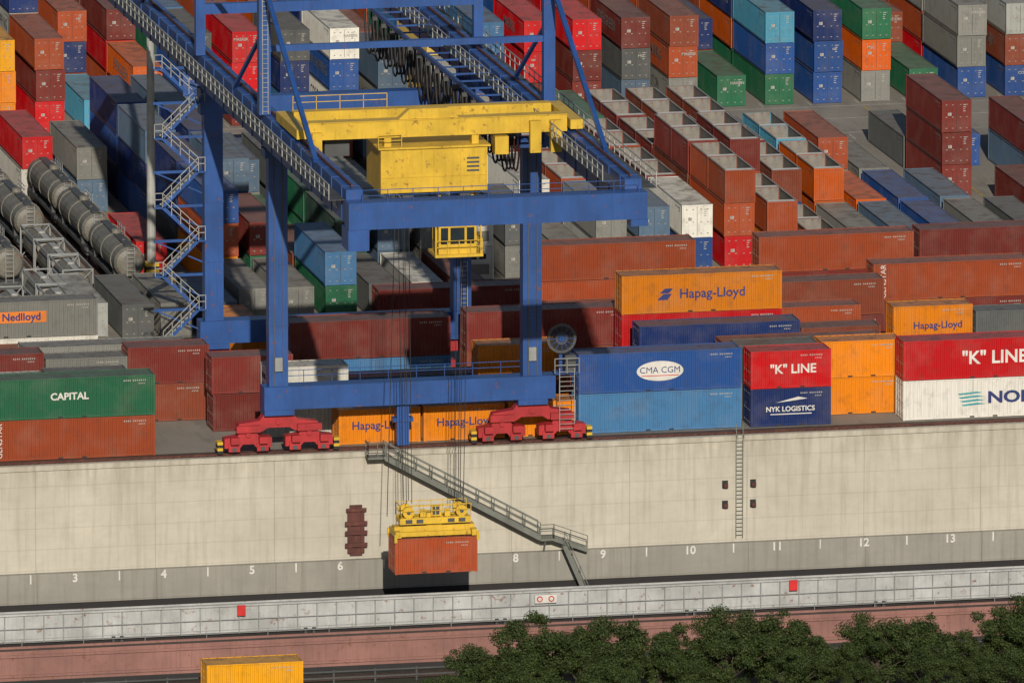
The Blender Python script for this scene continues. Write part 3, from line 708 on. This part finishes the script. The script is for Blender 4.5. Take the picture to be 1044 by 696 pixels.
# ------------------------------------------------------------------ rail tracks + tank wagons
for x in (-17,-21.6,-26.2,-30.8):
    mb=MB(); mb.box(x-1.3,x+1.3,60,150,.02,.06,M_RAILB)
    for s in (-.72,.72): mb.box(x+s-.04,x+s+.04,60,150,.061,.2,M_RUST)
    mb.obj('railway_track')
def wagon_mesh():
    mb=MB(); L=13.
    mb.box(-1.1,1.1,0.3,L-.3,.95,1.2,M_GR2)
    for yy in (1.6,L-1.6):
        for d in (-.8,.8):
            for s in (-.72,.72): mb.cyl((s-.06,yy+d,.62),(s+.06,yy+d,.62),.42,M_RUST,14)
        mb.box(-.95,.95,yy-1.3,yy+1.3,.55,.93,M_GR2)
    r=1.22; zc=2.5; n=20; ys=[(.55,.0),(.6,.55),(.72,.85),(.95,1.),(L-.95,1.),(L-.72,.85),(L-.6,.55),(L-.55,0)]
    base=len(mb.v);k=mb.mi(M_TANK)
    for (yy,f) in ys:
        for j in range(n):
            t=2*math.pi*j/n; mb.v.append((r*f*math.cos(t),yy,zc+r*f*math.sin(t)))
    for i in range(len(ys)-1):
        for j in range(n): mb.f.append((base+i*n+j,base+i*n+(j+1)%n,base+(i+1)*n+(j+1)%n,base+(i+1)*n+j)); mb.m.append(k)
    for yy in (2.3,6.5,10.8): 
        for j in range(n):
            a=2*math.pi*j/n;b=2*math.pi*(j+1)/n
            mb.beam((1.24*math.cos(a),yy,zc+1.24*math.sin(a)),(1.24*math.cos(b),yy,zc+1.24*math.sin(b)),.1,.04,M_TANK,up=(0,1,0))
    mb.box(-.3,.3,1.2,L-1.2,zc+1.25,zc+1.3,M_GR2); mb.cyl((0,L/2,zc+1.1),(0,L/2,zc+1.6),.38,M_TANK); mb.cyl((0,3.4,zc+1.1),(0,3.4,zc+1.45),.22,M_GR2)
    mb.railing((.38,L/2-1.5,zc+1.3),(.38,L/2+1.5,zc+1.3),M_GREYS,.7,.8,.04)
    for s in (-.3,.3): mb.beam((s,.3,1.1),(s,.4,zc+1.3),.05,.05,M_GREYS)
    for i in range(8): mb.beam((-.3,.34,1.3+i*.33),(.3,.34,1.3+i*.33),.04,.04,M_GREYS)
    for s in (-1,1):
        for yy in (.15,L-.15): mb.cyl((s*.85,yy-.2,1.05),(s*.85,yy+.2,1.05),.2,M_GR2)
        for yy in (2.2,L-2.2): mb.box(s*.9-.15,s*.9+.15,yy-.3,yy+.3,1.2,1.75,M_GR2)
    return mb.mesh('rail_tank_wagon')
wm=wagon_mesh()
def tankc_mesh():
    mb=MB(); L=6.06; W=2.44; H=2.6
    for x in (0,W-.12):
        for y in (0,L-.12): mb.box(x,x+.12,y,y+.12,0,H,M_GREYS)
        for z in (.0,H-.1): mb.box(x+.01,x+.11,.12,L-.12,z,z+.1,M_GREYS)
    for y in (.01,L-.11):
        for z in (.0,H-.1): mb.box(.12,W-.12,y,y+.1,z,z+.1,M_GREYS)
        mb.beam((.1,y+.05,.1),(W-.1,y+.05,H-.1),.07,.07,M_GREYS)
    r=1.08; zc=1.32; n=18; ys=[(.2,0),(.25,.55),(.4,.88),(.6,1),(L-.6,1),(L-.4,.88),(L-.25,.55),(L-.2,0)]
    b0=len(mb.v);k=mb.mi(M_TANK)
    for (yy,f) in ys:
        for j in range(n):
            t=2*math.pi*j/n; mb.v.append((W/2+r*f*math.cos(t),yy,zc+r*f*math.sin(t)))
    for i in range(len(ys)-1):
        for j in range(n): mb.f.append((b0+i*n+j,b0+i*n+(j+1)%n,b0+(i+1)*n+(j+1)%n,b0+(i+1)*n+j)); mb.m.append(k)
    mb.box(W/2-.25,W/2+.25,.8,L-.8,zc+1.1,zc+1.15,M_LGS); mb.cyl((W/2,L/2,zc+1.05),(W/2,L/2,zc+1.3),.3,M_LGS)
    return mb.mesh('tank_container')
tm=tankc_mesh()
for (x,ys) in ((-17,(60.5,74.6,88.)),(-21.6,(78.9,93.1)),(-26.2,(62,90.4)),(-30.8,(66,80,95,109))):
    for y in ys:
        o=bpy.data.objects.new('rail_tank_wagon',wm); COL.objects.link(o); o.location=(x,y,.1)
for (x,y,z) in ((-22.6,66,0),(-22.6,72.4,0),(-22.6,59.5,0),(-25.6,48,0),(-25.6,54.4,0),(-29,48,0)):
    o=bpy.data.objects.new('tank_container',tm); COL.objects.link(o); o.location=(x,y,.02+z)
stack(-27.4,76.5,['gray'],perp=True); stack(-24.0,46.,['lg'],perp=True)

# ------------------------------------------------------------------ trees
def leaf_mat():
    m,nt,b=newmat('foliage'); tc=N(nt,'ShaderNodeTexCoord').outputs['Object']
    geo=N(nt,'ShaderNodeNewGeometry')
    c=mixc(nt,ramp(nt,noise(nt,tc,.8,4),.35,.65),(.014,.030,.008),(.036,.06,.014))
    c=mixc(nt,ramp(nt,geo.outputs['Random Per Island'],0,1,0,.45),c,(.058,.072,.02))
    nt.links.new(c,b.inputs['Base Color']); b.inputs['Roughness'].default_value=.65; b.inputs['Specular IOR Level'].default_value=.25; return m
M_LEAF=leaf_mat(); M_BARK=simple('bark',(.07,.055,.04),.9,bump=.4)
def tree_mesh(seed,h=6.6,rad=2.8,n=17000):
    rg=np.random.RandomState(seed); mb=MB()
    mb.cyl((0,0,-.3),(0,0,h*.45),.2,M_BARK,8,.12)
    cl=[]
    for i in range(38):
        th=rg.uniform(0,2*math.pi); ph=math.acos(rg.uniform(-.7,1)); rr=rg.uniform(.35,1.18)
        c=np.array([rad*rr*math.sin(ph)*math.cos(th),rad*rr*math.sin(ph)*math.sin(th),h*.58+h*.38*rr*math.cos(ph)]); cl.append((c,rg.uniform(.28,.85)))
        if i<12: mb.cyl((0,0,h*rg.uniform(.2,.45)),tuple(c),.08,M_BARK,5,.02)
    v0=len(mb.v)
    ctr=np.array([c for c,_ in cl]); rd=np.array([r for _,r in cl])
    pr=rd**2; pr/=pr.sum()
    idx=rg.choice(len(cl),n,p=pr); d=rg.normal(size=(n,3)); d/=np.linalg.norm(d,axis=1)[:,None]
    rr=rd[idx]*rg.uniform(.2,1.3,n)**.7; P=ctr[idx]+d*rr[:,None]*np.array([1,1,.75])
    nn=d+rg.normal(size=(n,3))*.6; nn/=np.linalg.norm(nn,axis=1)[:,None]
    a=np.cross(nn,rg.normal(size=(n,3))); a/=np.linalg.norm(a,axis=1)[:,None]; b=np.cross(nn,a)
    sz=rg.uniform(.045,.10,n)[:,None]
    Q=np.stack([P-a*sz,P-b*sz*.6,P+a*sz,P+b*sz*.6],1).reshape(-1,3)
    k=mb.mi(M_LEAF); mb.v+= [tuple(q) for q in Q.tolist()]
    mb.f+=[(v0+4*i,v0+4*i+1,v0+4*i+2,v0+4*i+3) for i in range(n)]; mb.m+=[k]*n
    return mb.mesh('broadleaf_tree')
TM=[tree_mesh(s) for s in (1,2,3,4)]
i=0
for (x,y,s) in ((-10.6,-37,.92),(-8.0,-38,1.08),(-5.2,-36,1.16),(-3.0,-39,1.0),(-0.2,-37,1.18),(2.4,-38.5,1.02),(5.2,-37,1.0),(7.6,-38.5,1.16),(10.2,-37,1.2),(12.6,-38,1.05),(14.6,-38,.82),(18.4,-37.5,1.0),(20.6,-38.5,1.1),(22.9,-37,.95),(27.6,-38,1.1),(30.2,-37,1.12),(-42.9,-38,.58),(-40.8,-37,.46),(-46.5,-38,.7),
   (-8,-41,.8),(-1.5,-42,.85),(5,-42,.85),(11,-41.5,.85),(21,-42,.8),(27,-42,.8),(35,-38,1.),(-13.2,-40,.66),(16.6,-40,.62),(25.3,-40,.7),(0,-34,.75),(8,-34,.7),(-6,-33.5,.7),(20,-34,.7),(29,-34,.75)):
    o=bpy.data.objects.new('broadleaf_tree',TM[i%4]); COL.objects.link(o); o.location=(x,y,-11.65); o.scale=(s*1.0,s*1.0,s*.96); o.rotation_euler=(0,0,i*1.7); i+=1
mb=MB()
for j in range(2): mb.box(-90,90,-24.1,-24.0,-11.2+j*.45,-11.1+j*.45,M_GR2)
for i in range(-30,31): mb.box(i*3-.06,i*3+.06,-24.0,-23.88,-11.7,-10.6,M_GR2)
mb.obj('bank_guard_rail')

# ------------------------------------------------------------------ light, sky, camera
EL=math.radians(25); AZ=math.radians(-8)
w=bpy.data.worlds.new('World'); sc.world=w; w.use_nodes=True; nt=w.node_tree
sky=nt.nodes.new('ShaderNodeTexSky'); sky.sky_type='NISHITA'; sky.sun_disc=False; sky.sun_elevation=EL; sky.sun_rotation=math.pi-AZ
bg=nt.nodes['Background']; bg.inputs[1].default_value=.05; nt.links.new(sky.outputs[0],bg.inputs[0])
l=bpy.data.lights.new('sun','SUN'); l.energy=4.5; l.angle=math.radians(.5); l.color=(1,.895,.75)
o=bpy.data.objects.new('sun',l); COL.objects.link(o); o.rotation_euler=(math.pi/2-EL,0,AZ)
cam=bpy.data.cameras.new('camera'); cam.sensor_width=36; cam.lens=13500/1044*36; cam.clip_start=10; cam.clip_end=9000
o=bpy.data.objects.new('camera',cam); COL.objects.link(o); o.location=(-196.2,-923.2,196.3)
o.rotation_euler=(math.radians(90-11.3),0,math.radians(-12)); sc.camera=o
sc.view_settings.view_transform='Standard'; sc.view_settings.look='None'; sc.view_settings.exposure=0
print('objects',len(bpy.data.objects))
